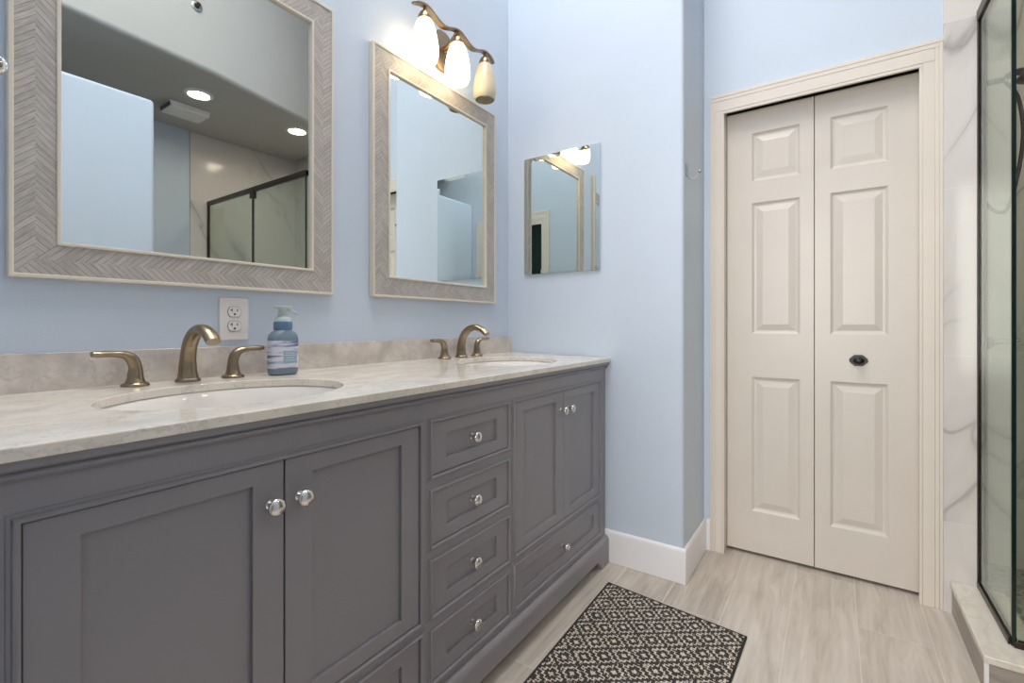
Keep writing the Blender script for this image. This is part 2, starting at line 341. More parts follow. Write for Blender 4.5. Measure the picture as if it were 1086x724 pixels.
# ------------------------------------------------------------------ mesh builder
def wloc(o):
    v = Vector((0, 0, 0))
    while o is not None: v += o.location; o = o.parent
    return v
class MB:
    def __init__(s): s.v = []; s.f = []; s.uv = {}
    def add(s, vs, fs):
        n = len(s.v); s.v += [tuple(p) for p in vs]; s.f += [tuple(i + n for i in f) for f in fs]; return s
    def box(s, x0, x1, y0, y1, z0, z1):
        x0, x1 = sorted((x0, x1)); y0, y1 = sorted((y0, y1)); z0, z1 = sorted((z0, z1))
        return s.add([(x0, y0, z0), (x1, y0, z0), (x1, y1, z0), (x0, y1, z0), (x0, y0, z1), (x1, y0, z1), (x1, y1, z1), (x0, y1, z1)],
                     [(0, 3, 2, 1), (4, 5, 6, 7), (0, 1, 5, 4), (1, 2, 6, 5), (2, 3, 7, 6), (3, 0, 4, 7)])
    def prism(s, pts, a, b, axis):   # pts 2-D polygon, swept from a to b along axis; other two axes in order
        n = len(pts)
        def P(p, t):
            if axis == 'x': return (t, p[0], p[1])
            if axis == 'y': return (p[0], t, p[1])
            return (p[0], p[1], t)
        vs = [P(p, a) for p in pts] + [P(p, b) for p in pts]
        fs = [tuple(range(n)), tuple(range(2 * n - 1, n - 1, -1))] + [(i, (i + 1) % n, n + (i + 1) % n, n + i) for i in range(n)]
        return s.add(vs, fs)
    def lathe(s, prof, c=(0, 0, 0), axis='z', seg=28, sx=1.0, sy=1.0, closed=True):
        # prof: list of (r, h) ; h runs along axis
        vs = []; fs = []
        for r, h in prof:
            for k in range(seg):
                a = 2 * PI * k / seg; p, q = r * math.cos(a) * sx, r * math.sin(a) * sy
                if axis == 'z': vs.append((c[0] + p, c[1] + q, c[2] + h))
                elif axis == 'y': vs.append((c[0] + p, c[1] + h, c[2] + q))
                else: vs.append((c[0] + h, c[1] + p, c[2] + q))
        for i in range(len(prof) - 1):
            for k in range(seg):
                k2 = (k + 1) % seg
                fs.append((i * seg + k, i * seg + k2, (i + 1) * seg + k2, (i + 1) * seg + k))
        if closed:
            fs.append(tuple(range(seg))); fs.append(tuple((len(prof) - 1) * seg + k for k in range(seg - 1, -1, -1)))
        return s.add(vs, fs)
    def tube(s, path, rad, seg=14, sub=6, up=(0, 0, 1), cap=True, smooth=True):
        # rad: list of (ra, rb) per control point; ra along side vector, rb along normal
        P = [Vector(p) for p in path]; R = [(r, r) if isinstance(r, (int, float)) else r for r in rad]
        pts = []; rr = []
        n = len(P)
        if smooth and n > 2:
            for i in range(n - 1):
                p0 = P[max(i - 1, 0)]; p1 = P[i]; p2 = P[i + 1]; p3 = P[min(i + 2, n - 1)]
                for k in range(sub):
                    t = k / sub
                    q = 0.5 * ((2 * p1) + (-p0 + p2) * t + (2 * p0 - 5 * p1 + 4 * p2 - p3) * t * t + (-p0 + 3 * p1 - 3 * p2 + p3) * t ** 3)
                    u = t * t * (3 - 2 * t)
                    pts.append(q); rr.append((R[i][0] * (1 - u) + R[i + 1][0] * u, R[i][1] * (1 - u) + R[i + 1][1] * u))
            pts.append(P[-1]); rr.append(R[-1])
        else: pts, rr = P, R
        vs = []; fs = []; U = Vector(up); side = None
        for i, p in enumerate(pts):
            t = (pts[min(i + 1, len(pts) - 1)] - pts[max(i - 1, 0)]).normalized()
            if side is None:
                side = t.cross(U)
                if side.length < 1e-4: side = t.cross(Vector((1, 0, 0)))
            side = (side - t * side.dot(t)).normalized()
            nn = side.cross(t)
            for k in range(seg):
                a = 2 * PI * k / seg
                vs.append(p + side * math.cos(a) * rr[i][0] + nn * math.sin(a) * rr[i][1])
        for i in range(len(pts) - 1):
            for k in range(seg):
                k2 = (k + 1) % seg
                fs.append((i * seg + k, i * seg + k2, (i + 1) * seg + k2, (i + 1) * seg + k))
        if cap: fs.append(tuple(range(seg))); fs.append(tuple((len(pts) - 1) * seg + k for k in range(seg - 1, -1, -1)))
        return s.add(vs, fs)
    def build(s, name, mat, parent=None, bevel=0.0, bseg=2, smooth=35, uv=None):
        me = bpy.data.meshes.new(name)
        off = wloc(parent) if parent is not None else Vector((0, 0, 0))
        if s.localorigin is not None and parent is None: off = Vector(s.localorigin)
        me.from_pydata([(x - off.x, y - off.y, z - off.z) for x, y, z in s.v], [], s.f)
        bm = bmesh.new(); bm.from_mesh(me)
        bmesh.ops.recalc_face_normals(bm, faces=bm.faces)
        if uv is not None:
            lay = bm.loops.layers.uv.new('UVMap')
            for fc in bm.faces:
                for lp in fc.loops:
                    co = lp.vert.co + off
                    lp[lay].uv = uv(co, fc)
        bm.to_mesh(me); bm.free()
        o = bpy.data.objects.new(name, me); COL.objects.link(o)
        if parent is not None: o.parent = parent
        else: o.location = off
        me.materials.append(M[mat] if isinstance(mat, str) else mat)
        if bevel:
            bv = o.modifiers.new('bevel', 'BEVEL'); bv.width = bevel; bv.segments = bseg; bv.limit_method = 'ANGLE'; bv.angle_limit = math.radians(40)
            bv.harden_normals = False
        if smooth:
            for p in me.polygons: p.use_smooth = True
            me.set_sharp_from_angle(angle=math.radians(smooth))
        return o
    localorigin = None
def thing(name, loc, label, cat, group=None):
    o = bpy.data.objects.new(name, None); COL.objects.link(o); o.location = loc; o.empty_display_size = 0.05
    o['label'] = label; o['category'] = cat
    if group: o['group'] = group
    return o
def tag(o, label, cat, group=None):
    o['label'] = label; o['category'] = cat
    if group: o['group'] = group
    return o
def st(o, label=None):
    o['kind'] = 'structure'
    if label: o['label'] = label; 
    return o
def copy_tree(o, parent=None):
    c = o.copy(); COL.objects.link(c)
    if parent is not None: c.parent = parent
    for ch in list(o.children): copy_tree(ch, c)
    return c

# ------------------------------------------------------------------ room dimensions
YW = 1.360     # vanity wall
XE = 1.945     # end wall
YR = 0.499     # return
XC = 2.310     # closet wall
XL = 0.030     # entry wall, room side
YF = -1.98     # far wall
XB = 2.760     # shower back wall
ZH = 4.20; ZL = 2.74
GY, GX = -0.427, 1.933   # shower glass planes

# ------------------------------------------------------------------ shell
st(MB().box(XL - 0.13, 3.1, YF - 0.1, YW + 0.1, -0.1, 0.0).build('floor', 'floor', smooth=0), 'greige wood-look plank tile floor')
st(MB().box(-2.6, XL - 0.13, -2.3, 2.3, -0.1, 0.0).build('floor', 'carpet', smooth=0), 'bedroom carpet beyond the doorway')
st(MB().box(XL - 0.12, XE + 0.02, YW, YW + 0.1, 0, ZH).build('wall_left', 'paint', smooth=0), 'light blue wall behind the vanity')
st(MB().box(XE, 3.0, YR, YW + 0.1, 0, ZH).build('wall_end', 'paint', bevel=0.012, bseg=4), 'light blue end wall with rounded corner')
# closet wall with its opening
w = MB().box(XC, XC + 0.12, 0.4135, YR, 0, ZH).box(XC, XC + 0.12, -0.279, 0.4135, 2.032, ZH)
st(w.build('wall_rear', 'paint', smooth=0), 'light blue wall around the closet door')
st(MB().box(XC, XB + 0.1, -0.43, -0.279, 0, ZH).build('wall_rear', 'paint', smooth=0), 'wall between the closet and the shower')
st(MB().box(XB, XB + 0.1, YF, -0.43, 0, ZH).build('wall_back', 'tile', smooth=0), 'marble tiled shower back wall')
st(MB().box(XL - 0.12, XB + 0.1, YF - 0.1, YF, 0, ZH).build('wall_right', 'paint', smooth=0), 'light blue far wall')
st(MB().box(3.0, 3.1, -0.43, YW, 0, ZH).build('wall_closet', 'paint', smooth=0), 'inside of the closet')
# tile skins
TX = 2.297
st(MB().box(TX, XC, -0.4425, -0.330, 0.0, ZH).box(TX, XB, -0.4425, -0.43, 0.0, ZH).build('wall_tile', 'tile', smooth=0), 'marble tiles beside the closet casing')
st(MB().box(1.79, XB, YF, YF + 0.012, 0.0, ZL).build('wall_tile', 'tile', smooth=0), 'marble tiles on the far shower wall')
st(MB().box(GX + 0.07, XB, YF + 0.012, -0.4425, 0.0, 0.04).build('floor', 'pebble', smooth=0), 'grey pebble mosaic shower floor')
# entry wall with doorway
DY0, DY1, DZ = -0.300, 0.405, 2.035
w = MB().box(XL - 0.12, XL, DY1 + 0.015, YW, 0, ZH).box(XL - 0.12, XL, YF, DY0 - 0.015, 0, ZH).box(XL - 0.12, XL, DY0 - 0.015, DY1 + 0.015, DZ + 0.015, ZH)
st(w.build('wall_entry', 'paint', smooth=0), 'light blue wall around the entry doorway')
# partition
PY = -0.447
st(MB().box(XL, 1.03, PY - 0.15, PY, 0, 2.30).build('wall_partition', 'paint', bevel=0.02, bseg=4), 'light blue partition that stops short of the ceiling')
# ceilings
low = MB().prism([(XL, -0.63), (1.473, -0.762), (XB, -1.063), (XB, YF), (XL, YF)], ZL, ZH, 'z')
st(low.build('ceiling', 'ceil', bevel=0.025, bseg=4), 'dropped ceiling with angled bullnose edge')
SK = (0.13, 1.43, 0.17, 1.07)  # invented ceiling opening for the added overhead fill light
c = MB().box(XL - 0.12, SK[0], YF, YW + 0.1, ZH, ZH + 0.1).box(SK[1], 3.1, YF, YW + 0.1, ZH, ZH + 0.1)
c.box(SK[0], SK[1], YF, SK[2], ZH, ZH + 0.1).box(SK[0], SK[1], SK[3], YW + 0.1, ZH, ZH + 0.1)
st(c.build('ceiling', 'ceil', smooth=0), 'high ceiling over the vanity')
# bedroom beyond the doorway
st(MB().box(-2.7, -2.6, -2.3, 2.3, 0, 2.8).build('wall_bedroom', 'teal', smooth=0))
st(MB().box(-2.6, XL - 0.12, -2.4, -2.3, 0, 2.8).build('wall_bedroom', 'teal', smooth=0))
st(MB().box(-2.6, XL - 0.12, 2.3, 2.4, 0, 2.8).build('wall_bedroom', 'teal', smooth=0))
st(MB().box(-2.7, XL - 0.12, -2.4, 2.4, 2.8, 2.9).build('ceiling', 'ceil', smooth=0))
st(MB().box(XL - 0.135, XL - 0.12, -2.3, DY0 - 0.015, 0, 2.8).box(XL - 0.135, XL - 0.12, DY1 + 0.015, 2.3, 0, 2.8).box(XL - 0.135, XL - 0.12, DY0 - 0.015, DY1 + 0.015, DZ + 0.015, 2.8).build('wall_bedroom', 'teal', smooth=0))

# baseboards
def base_prof(d): # profile in (offset from wall, z)
    return [(0, 0), (d, 0), (d, 0.128), (d * 0.8, 0.136), (d * 0.45, 0.1405), (0, 0.1425)]
bb = MB()
bb.prism([(XE - o, z) for o, z in base_prof(0.013)], YR - 0.013, YW, 'y')
st(bb.build('baseboard_end', 'base', bevel=0.003), 'tall white baseboard on the end wall')
bb = MB().prism([(YR - o, z) for o, z in base_prof(0.013)], XE, XC, 'x')
st(bb.build('baseboard_return', 'base', bevel=0.003), 'white baseboard on the short return wall')
bb = MB().prism([(XC - o, z) for o, z in base_prof(0.012)], 0.471, YR - 0.013, 'y')
st(bb.build('baseboard_rear', 'base'), 'short white baseboard piece beside the closet casing')
bb = MB().prism([(PY + o, z) for o, z in base_prof(0.013)], XL + 0.02, 1.04, 'x')
st(bb.build('baseboard_partition', 'base'))

# casings
def casing(name, xw, dirx, y0, y1, zt, wl, wr, wt, label):
    # profile steps: (inset fraction, thickness)
    m = MB()
    steps = [(0.0, 0.14, 0.0105), (0.14, 0.66, 0.0116), (0.66, 0.84, 0.0128), (0.84, 1.0, 0.014)]
    for a, b, th in steps:     # a=0 inner edge, 1 outer edge
        x1 = xw + dirx * th
        yi, yo = y1 + a * wl, y1 + b * wl
        ri, ro = y0 - a * wr, y0 - b * wr
        zi, zo = zt + a * wt, zt + b * wt
        m.box(xw, x1, yi, yo, 0, zi); m.box(xw, x1, ro, ri, 0, zi)
        m.box(xw, x1, ro, yo, zi, zo)
    return st(m.build(name, 'trim', bevel=0.0015), label)
casing('trim_1', XC, -1, -0.263, 0.411, 2.001, 0.059, 0.067, 0.089, 'cream moulded casing round the closet door')
casing('trim_2', XL, 1, DY0, DY1, DZ, 0.085, 0.085, 0.085, 'cream casing round the entry doorway')
j = MB().box(XC - 0.0, XC + 0.12, 0.4115, 0.4135, 0, 2.032).box(XC, XC + 0.12, -0.281, -0.277, 0, 2.032)
j.box(XC, XC + 0.12, -0.279, 0.4135, 2.030, 2.034)
st(j.build('trim_3', 'trim', smooth=0), 'closet door jamb')
j = MB().box(XL - 0.135, XL, DY1, DY1 + 0.015, 0, DZ).box(XL - 0.135, XL, DY0 - 0.015, DY0, 0, DZ).box(XL - 0.135, XL, DY0 - 0.015, DY1 + 0.015, DZ, DZ + 0.015)
st(j.build('trim_4', 'trim', smooth=0), 'entry door jamb')

# ------------------------------------------------------------------ closet bifold door
d1 = bpy.data.objects.new('door_1', None); COL.objects.link(d1); d1.location = (2.366, 0.068, 0.0)
st(d1, 'cream six-panel bifold closet door with dark knob')
DX = 2.366
def leaf(y0, y1, panels, py0, py1):
    """front skin facing -x with raised panels; y0>y1"""
    m = MB()
    th = 0.034; z0, z1 = 0.014, 2.012
    ys = [y0, py0, py1, y1]; zs = [z0]
    for a, b in panels: zs += [a, b]
    zs.append(z1)
    for i in range(3):
        for k in range(len(zs) - 1):
            if i == 1 and k % 2 == 1:
                a, b = zs[k], zs[k + 1]
                prof = [(0, 0), (0.004, 0.004), (0.010, 0.0085), (0.017, 0.0095), (0.020, 0.0085), (0.043, 0.0022), (0.046, 0.0022)]
                loops = []
                for ins, dp in prof:
                    loops.append([(DX + dp, py0 - ins, a + ins), (DX + dp, py1 + ins, a + ins), (DX + dp, py1 + ins, b - ins), (DX + dp, py0 - ins, b - ins)])
                vs = [p for lo in loops for p in lo]; fs = []
                for q in range(len(loops) - 1):
                    for e in range(4):
                        e2 = (e + 1) % 4
                        fs.append((q * 4 + e, q * 4 + e2, (q + 1) * 4 + e2, (q + 1) * 4 + e))
                n = (len(loops) - 1) * 4; fs.append((n, n + 1, n + 2, n + 3))
                m.add(vs, fs)
            else:
                m.add([(DX, ys[i], zs[k]), (DX, ys[i + 1], zs[k]), (DX, ys[i + 1], zs[k + 1]), (DX, ys[i], zs[k + 1])], [(0, 1, 2, 3)])
    m.add([(DX, y0, z0), (DX, y1, z0), (DX, y1, z1), (DX, y0, z1), (DX + th, y0, z0), (DX + th, y1, z0), (DX + th, y1, z1), (DX + th, y0, z1)],
          [(4, 5, 6, 7), (0, 4, 7, 3), (1, 2, 6, 5), (0, 1, 5, 4), (3, 7, 6, 2)])
    return m
PAN = [(0.200, 0.806), (1.000, 1.592), (1.690, 1.908)]
def merge(o):
    bm = bmesh.new(); bm.from_mesh(o.data); bmesh.ops.remove_doubles(bm, verts=bm.verts, dist=1e-5); bmesh.ops.recalc_face_normals(bm, faces=bm.faces)
    bm.to_mesh(o.data); bm.free()
lf = leaf(0.409, 0.0695, PAN, 0.306, 0.120).build('door_leaf', 'doorp', d1, smooth=0); merge(lf)
lf2 = leaf(0.0665, -0.275, PAN, 0.012, -0.178).build('door_leaf', 'doorp', d1, smooth=0); merge(lf2)
kn = MB()
octo = [(-0.033, -0.006), (-0.014, -0.024), (0.014, -0.024), (0.033, -0.006), (0.033, 0.006), (0.014, 0.024), (-0.014, 0.024), (-0.033, 0.006)]
kn.prism([(-0.083 + a * 0.93, 0.897 + b * 0.93) for a, b in octo], DX - 0.006, DX, 'x')
kn.lathe([(0.010, 0.0), (0.008, -0.010), (0.010, -0.016), (0.015, -0.021), (0.015, -0.026), (0.009, -0.030), (0.003, -0.031)], (DX - 0.004, -0.083, 0.897), 'x', 20, 1.25, 0.9)
kn.build('door_knob', 'blackm', lf2, bevel=0.0015)
tk = MB().box(DX - 0.014, DX - 0.009, -0.275, 0.409, 2.0200, 2.0300)
tk.build('door_track', 'alu', d1, smooth=0)
MB().box(DX - 0.004, DX + 0.026, -0.275, 0.409, 2.015, 2.022).build('track_guide', 'blackm', d1, smooth=0)

# ------------------------------------------------------------------ vanity cabinet
CY = 0.830; CX0, CX1 = 0.075, 1.928; CT = 0.878
van = thing('vanity_cabinet', (1.0, 1.08, 0.0), 'long grey painted double vanity cabinet with shaker doors and drawers', 'cabinet')
LX0, LX1, LXM = 0.133, 0.810, 0.471
MX0, MX1 = 0.851, 1.185
RX0, RX1, RXM = 1.220, 1.872, 1.549
ZT = 0.797
openings = [(LX0, LX1, 0.316, ZT), (LX0, LX1, 0.149, 0.282), (RX0, RX1, 0.316, ZT), (RX0, RX1, 0.149, 0.282),
            (MX0, MX1, 0.663, ZT), (MX0, MX1, 0.4885, 0.6225), (MX0, MX1, 0.314, 0.448), (MX0, MX1, 0.147, 0.2735)]
FT = 0.02
def gridframe(m, x0, x1, z0, z1, holes, y0, y1):
    xs = sorted({x0, x1, *[h[0] for h in holes], *[h[1] for h in holes]})
    zs = sorted({z0, z1, *[h[2] for h in holes], *[h[3] for h in holes]})
    solid = {}
    for i in range(len(xs) - 1):
        for k in range(len(zs) - 1):
            cx, cz = (xs[i] + xs[i + 1]) / 2, (zs[k] + zs[k + 1]) / 2
            solid[i, k] = not any(h[0] < cx < h[1] and h[2] < cz < h[3] for h in holes)
    vid = {}
    vs = []
    def vv(x, y, z):
        key = (round(x, 5), round(y, 5), round(z, 5))
        if key not in vid: vid[key] = len(vs); vs.append((x, y, z))
        return vid[key]
    fs = []
    for (i, k), s_ in solid.items():
        if not s_: continue
        a, b, c, d = xs[i], xs[i + 1], zs[k], zs[k + 1]
        fs.append((vv(a, y0, c), vv(b, y0, c), vv(b, y0, d), vv(a, y0, d)))
        fs.append((vv(a, y1, c), vv(a, y1, d), vv(b, y1, d), vv(b, y1, c)))
        if not solid.get((i - 1, k), False): fs.append((vv(a, y0, c), vv(a, y0, d), vv(a, y1, d), vv(a, y1, c)))
        if not solid.get((i + 1, k), False): fs.append((vv(b, y0, c), vv(b, y1, c), vv(b, y1, d), vv(b, y0, d)))
        if not solid.get((i, k - 1), False): fs.append((vv(a, y0, c), vv(a, y1, c), vv(b, y1, c), vv(b, y0, c)))
        if not solid.get((i, k + 1), False): fs.append((vv(a, y0, d), vv(b, y0, d), vv(b, y1, d), vv(a, y1, d)))
    m.add(vs, fs)
fr = MB(); gridframe(fr, CX0, CX1, 0.10, CT, openings, CY, CY + FT)
fr.build('face_frame', 'cab', van, smooth=0)
sh = MB()
sh.box(CX0, CX0 + 0.016, CY + FT, 1.345, 0.0, CT).box(CX1 - 0.016, CX1, CY + FT, 1.345, 0.0, CT)
sh.box(CX0, CX1, 1.335, 1.345, 0.10, CT).box(CX0 + 0.016, CX1 - 0.016, CY + FT, 1.335, 0.10, 0.115)
sh.box(0.822, 0.838, CY + FT, 1.335, 0.115, CT - 0.2).box(1.195, 1.211, CY + FT, 1.335, 0.115, CT - 0.2)
sh.build('carcass', 'cab', van, smooth=0)
# bead mouldings round each opening
bd = MB()
for x0, x1, z0, z1 in openings:
    prof = [(0.0, 0.0), (0.0, 0.0045), (0.0015, 0.0070), (0.0040, 0.0082), (0.0065, 0.0072), (0.0082, 0.0045), (0.0085, 0.0022), (0.0125, 0.0020), (0.0140, 0.0)]
    loops = [[(x0 - o, CY - d, z0 - o), (x1 + o, CY - d, z0 - o), (x1 + o, CY - d, z1 + o), (x0 - o, CY - d, z1 + o)] for o, d in prof]
    vs = [p for lo in loops for p in lo]; fs = []
    for q in range(len(loops) - 1):
        for e in range(4):
            e2 = (e + 1) % 4; fs.append((q * 4 + e, q * 4 + e2, (q + 1) * 4 + e2, (q + 1) * 4 + e))
    bd.add(vs, fs)
bd.build('bead_moulding', 'cab', van, smooth=50)
# crown under the counter
cp = [(CY + 0.01, 0.8485), (CY - 0.002, 0.8485), (CY - 0.002, 0.8505), (CY - 0.0045, 0.8515), (CY - 0.0085, 0.8535), (CY - 0.0105, 0.8570), (CY - 0.0095, 0.8605), (CY - 0.0070, 0.8625), (CY - 0.0070, 0.8640),
      (CY - 0.0130, 0.8650), (CY - 0.0175, 0.8675), (CY - 0.0185, 0.8700), (CY - 0.0185, CT), (CY + 0.01, CT)]
cr = MB().prism(cp, CX0, CX1 + 0.006, 'x')
cr.build('crown_moulding', 'cab', van, smooth=40)
# plinth with bracket feet
PF = 0.812; PX0, PX1 = CX0 - 0.004, 1.932
pts = [(PX0, 0), (PX0 + 0.075, 0), (PX0 + 0.078, 0.012), (PX0 + 0.086, 0.024), (PX0 + 0.098, 0.030), (PX0 + 0.105, 0.036), (PX0 + 0.108, 0.045)]
rp = [(PX1 - (x - PX0), z) for x, z in reversed(pts)]
poly = pts + rp + [(PX1, 0.100), (PX0, 0.100)]
pl = MB().prism(poly, PF, PF + 0.02, 'y')
pl.prism([(PF, 0.100), (PF + 0.001, 0.108), (PF + 0.006, 0.114), (PF + 0.011, 0.119), (PF + 0.018, 0.121), (PF + 0.02, 0.121), (PF + 0.02, 0.100)], PX0, PX1, 'x')
pl.box(PX1 - 0.02, PX1, PF + 0.02, 1.34, 0.0, 0.10).box(PX0, PX0 + 0.004, PF + 0.02, 1.34, 0.0, 0.10)
pl.build('plinth', 'cab', van, bevel=0.0015)
# doors and drawers: shaker front, local origin kept in world
def front(x0, x1, z0, z1, sw, rw):
    g = 0.0016; x0 += g; x1 -= g; z0 += g; z1 -= g
    m = MB(); y0 = CY - 0.0005
    gridframe(m, x0, x1, z0, z1, [(x0 + sw, x1 - sw, z0 + rw, z1 - rw)], y0, y0 + 0.019)
    return m, (x0 + sw, x1 - sw, z0 + rw, z1 - rw), y0
def knob(px, pz, parent, y=None):
    y = CY if y is None else y
    m = MB().lathe([(0.0085, 0.0), (0.0085, -0.0025), (0.0055, -0.004), (0.0050, -0.016), (0.0070, -0.0190), (0.0140, -0.0215), (0.0160, -0.0240), (0.0155, -0.0270), (0.0110, -0.0305), (0.004, -0.032)],
                   (px, y, pz), 'y', 24, 1.0, 1.0)
    o = m.build('knob', 'nickel', parent, smooth=60); o['label'] = 'round polished nickel knob'
    return o
SW, RW = 0.055, 0.034
def cabdoor(x0, x1, z0, z1, kx, kz, nm='cabinet_door'):
    m, p, y0 = front(x0, x1, z0, z1, SW, RW)
    d = m.build(nm, 'cab', van, bevel=0.0012)
    q = MB().box(p[0] - 0.004, p[1] + 0.004, y0 + 0.0085, y0 + 0.0145, p[2] - 0.004, p[3] + 0.004)
    q.build('panel', 'cab', d, smooth=0)
    knob(kx, kz, d, y0 if nm == 'cabinet_door' else y0 + 0.0085)
    # dark shadow gap backing is the carcass behind
    return d
cabdoor(LX0, LXM, 0.316, ZT, LXM - 0.0275, 0.722)
cabdoor(LXM, LX1, 0.316, ZT, LXM + 0.0275, 0.722)
cabdoor(RX0, RXM, 0.316, ZT, RXM - 0.0275, 0.728)
cabdoor(RXM, RX1, 0.316, ZT, RXM + 0.0275, 0.728)
for x0, x1, z0, z1 in [openings[1], openings[3], *openings[4:]]:
    cabdoor(x0, x1, z0, z1, (x0 + x1) / 2, (z0 + z1) / 2, 'drawer')

# ------------------------------------------------------------------ countertop
KY0 = 0.806; SL = 0.017
def zc(y): return 0.8965 + SL * (y - KY0)
ctp = thing('marble_countertop', (1.0, 1.08, 0.878), 'beige marble countertop with grey veins on the double vanity', 'countertop')
SX = [(0.490, 1.050), (1.504, 1.050)]; SA, SB = 0.233, 0.172
TH = 0.018
KX0, KX1 = 0.055, 1.9405
m = MB()
def plate(m):
    xs = [KX0, SX[0][0] - 0.27, SX[0][0] + 0.27, SX[1][0] - 0.27, SX[1][0] + 0.27, KX1]
    yb = YW - 0.0005
    for i in range(5):
        xa, xb = xs[i], xs[i + 1]
        if i in (1, 3):
            cx, cy = SX[0] if i == 1 else SX[1]
            NN = 96
            angs = [2 * PI * k / NN for k in range(NN)]
            corners = [math.atan2(yy - cy, xx - cx) % (2 * PI) for xx in (xa, xb) for yy in (KY0, yb)]
            for ca in corners:   # snap nearest
                k = min(range(NN), key=lambda q: abs(angs[q] - ca)); angs[k] = ca
            outer = []; inner = []
            for a in angs:
                ca, sa = math.cos(a), math.sin(a)
                ts = []
                if ca > 1e-9: ts.append((xb - cx) / ca)
                if ca < -1e-9: ts.append((xa - cx) / ca)
                if sa > 1e-9: ts.append((yb - cy) / sa)
                if sa < -1e-9: ts.append((KY0 - cy) / sa)
                t = min(ts); outer.append((cx + ca * t, cy + sa * t))
                r = 1 / math.sqrt((ca / SA) ** 2 + (sa / SB) ** 2); inner.append((cx + ca * r, cy + sa * r))
            vs = []; fs = []
            for o_, n_ in zip(outer, inner):
                vs += [(o_[0], o_[1], zc(o_[1])), (n_[0], n_[1], zc(n_[1])), (o_[0], o_[1], zc(o_[1]) - TH), (n_[0], n_[1], zc(n_[1]) - TH)]
            for k in range(NN):
                a, b = 4 * k, 4 * ((k + 1) % NN)
                fs += [(a, b, b + 1, a + 1), (a + 2, a + 3, b + 3, b + 2), (a + 1, b + 1, b + 3, a + 3)]
                (x1_, y1_), (x2_, y2_) = outer[k], outer[(k + 1) % NN]
                if (abs(y1_ - KY0) < 1e-6 and abs(y2_ - KY0) < 1e-6) or (abs(y1_ - yb) < 1e-6 and abs(y2_ - yb) < 1e-6):
                    fs.append((a, a + 2, b + 2, b))
            m.add(vs, fs)
        else:
            vs = [(xa, KY0, zc(KY0)), (xb, KY0, zc(KY0)), (xb, yb, zc(yb)), (xa, yb, zc(yb))]
            vs += [(x, y, z - TH) for x, y, z in vs]
            fs = [(0, 1, 2, 3), (7, 6, 5, 4), (0, 4, 5, 1), (2, 6, 7, 3)]
            if i == 0: fs.append((0, 3, 7, 4))
            if i == 4: fs.append((1, 5, 6, 2))
            m.add(vs, fs)
plate(m)
slab = m.build('slab', 'counter', ctp, smooth=0)
bm = bmesh.new(); bm.from_mesh(slab.data); bmesh.ops.remove_doubles(bm, verts=bm.verts, dist=1e-4); bmesh.ops.recalc_face_normals(bm, faces=bm.faces); bm.to_mesh(slab.data); bm.free()
bv = slab.modifiers.new('bevel', 'BEVEL'); bv.width = 0.002; bv.segments = 2; bv.limit_method = 'ANGLE'; bv.angle_limit = math.radians(50)
bsp = thing('marble_backsplash', (1.0, YW, 0.9055), 'grey marble backsplash strip standing on the countertop along the wall', 'backsplash')
bs = MB().box(KX0, XE - 0.001, 1.339, YW - 0.0005, 0.9055, 0.984)
bs.build('splash_strip', 'splash', bsp, bevel=0.001)

# sinks
def sink(cx, cy, label):
    zt = zc(cy - SB) - TH - 0.0005
    t = thing('undermount_sink', (cx, cy, zt - 0.15), label, 'sink', 'oval undermount sinks')
    m = MB(); N_ = 48
    prof = [(1.06, 0.0), (1.02, 0.0), (1.0, -0.004), (0.97, -0.03), (0.90, -0.075), (0.74, -0.115), (0.45, -0.138), (0.16, -0.144), (0.10, -0.146)]
    vs = []; fs = []
    for r, h in prof:
        for k in range(N_):
            a = 2 * PI * k / N_; yy = cy + SB * r * math.sin(a)
            vs.append((cx + SA * r * math.cos(a), yy, zt + h + SL * (yy - cy + SB) * (1 if h > -0.1 else 0)))
    for i in range(len(prof) - 1):
        for k in range(N_):
            k2 = (k + 1) % N_; fs.append((i * N_ + k, i * N_ + k2, (i + 1) * N_ + k2, (i + 1) * N_ + k))
    m.add(vs, fs)
    o = m.build('basin', 'ceramic', t, smooth=60)
    sd = o.modifiers.new('solid', 'SOLIDIFY'); sd.thickness = 0.008; sd.offset = 1 if False else -1
    MB().lathe([(0.024, 0.0), (0.024, 0.003), (0.019, 0.0045), (0.017, 0.003), (0.004, 0.004)], (cx, cy, zt - 0.147), 'z', 24).build('drain', 'brass', t, smooth=50)
    return t
sink(*SX[0], 'white oval undermount sink nearest the camera, under the left mirror')
sink(*SX[1], 'white oval undermount sink at the end wall side of the vanity')

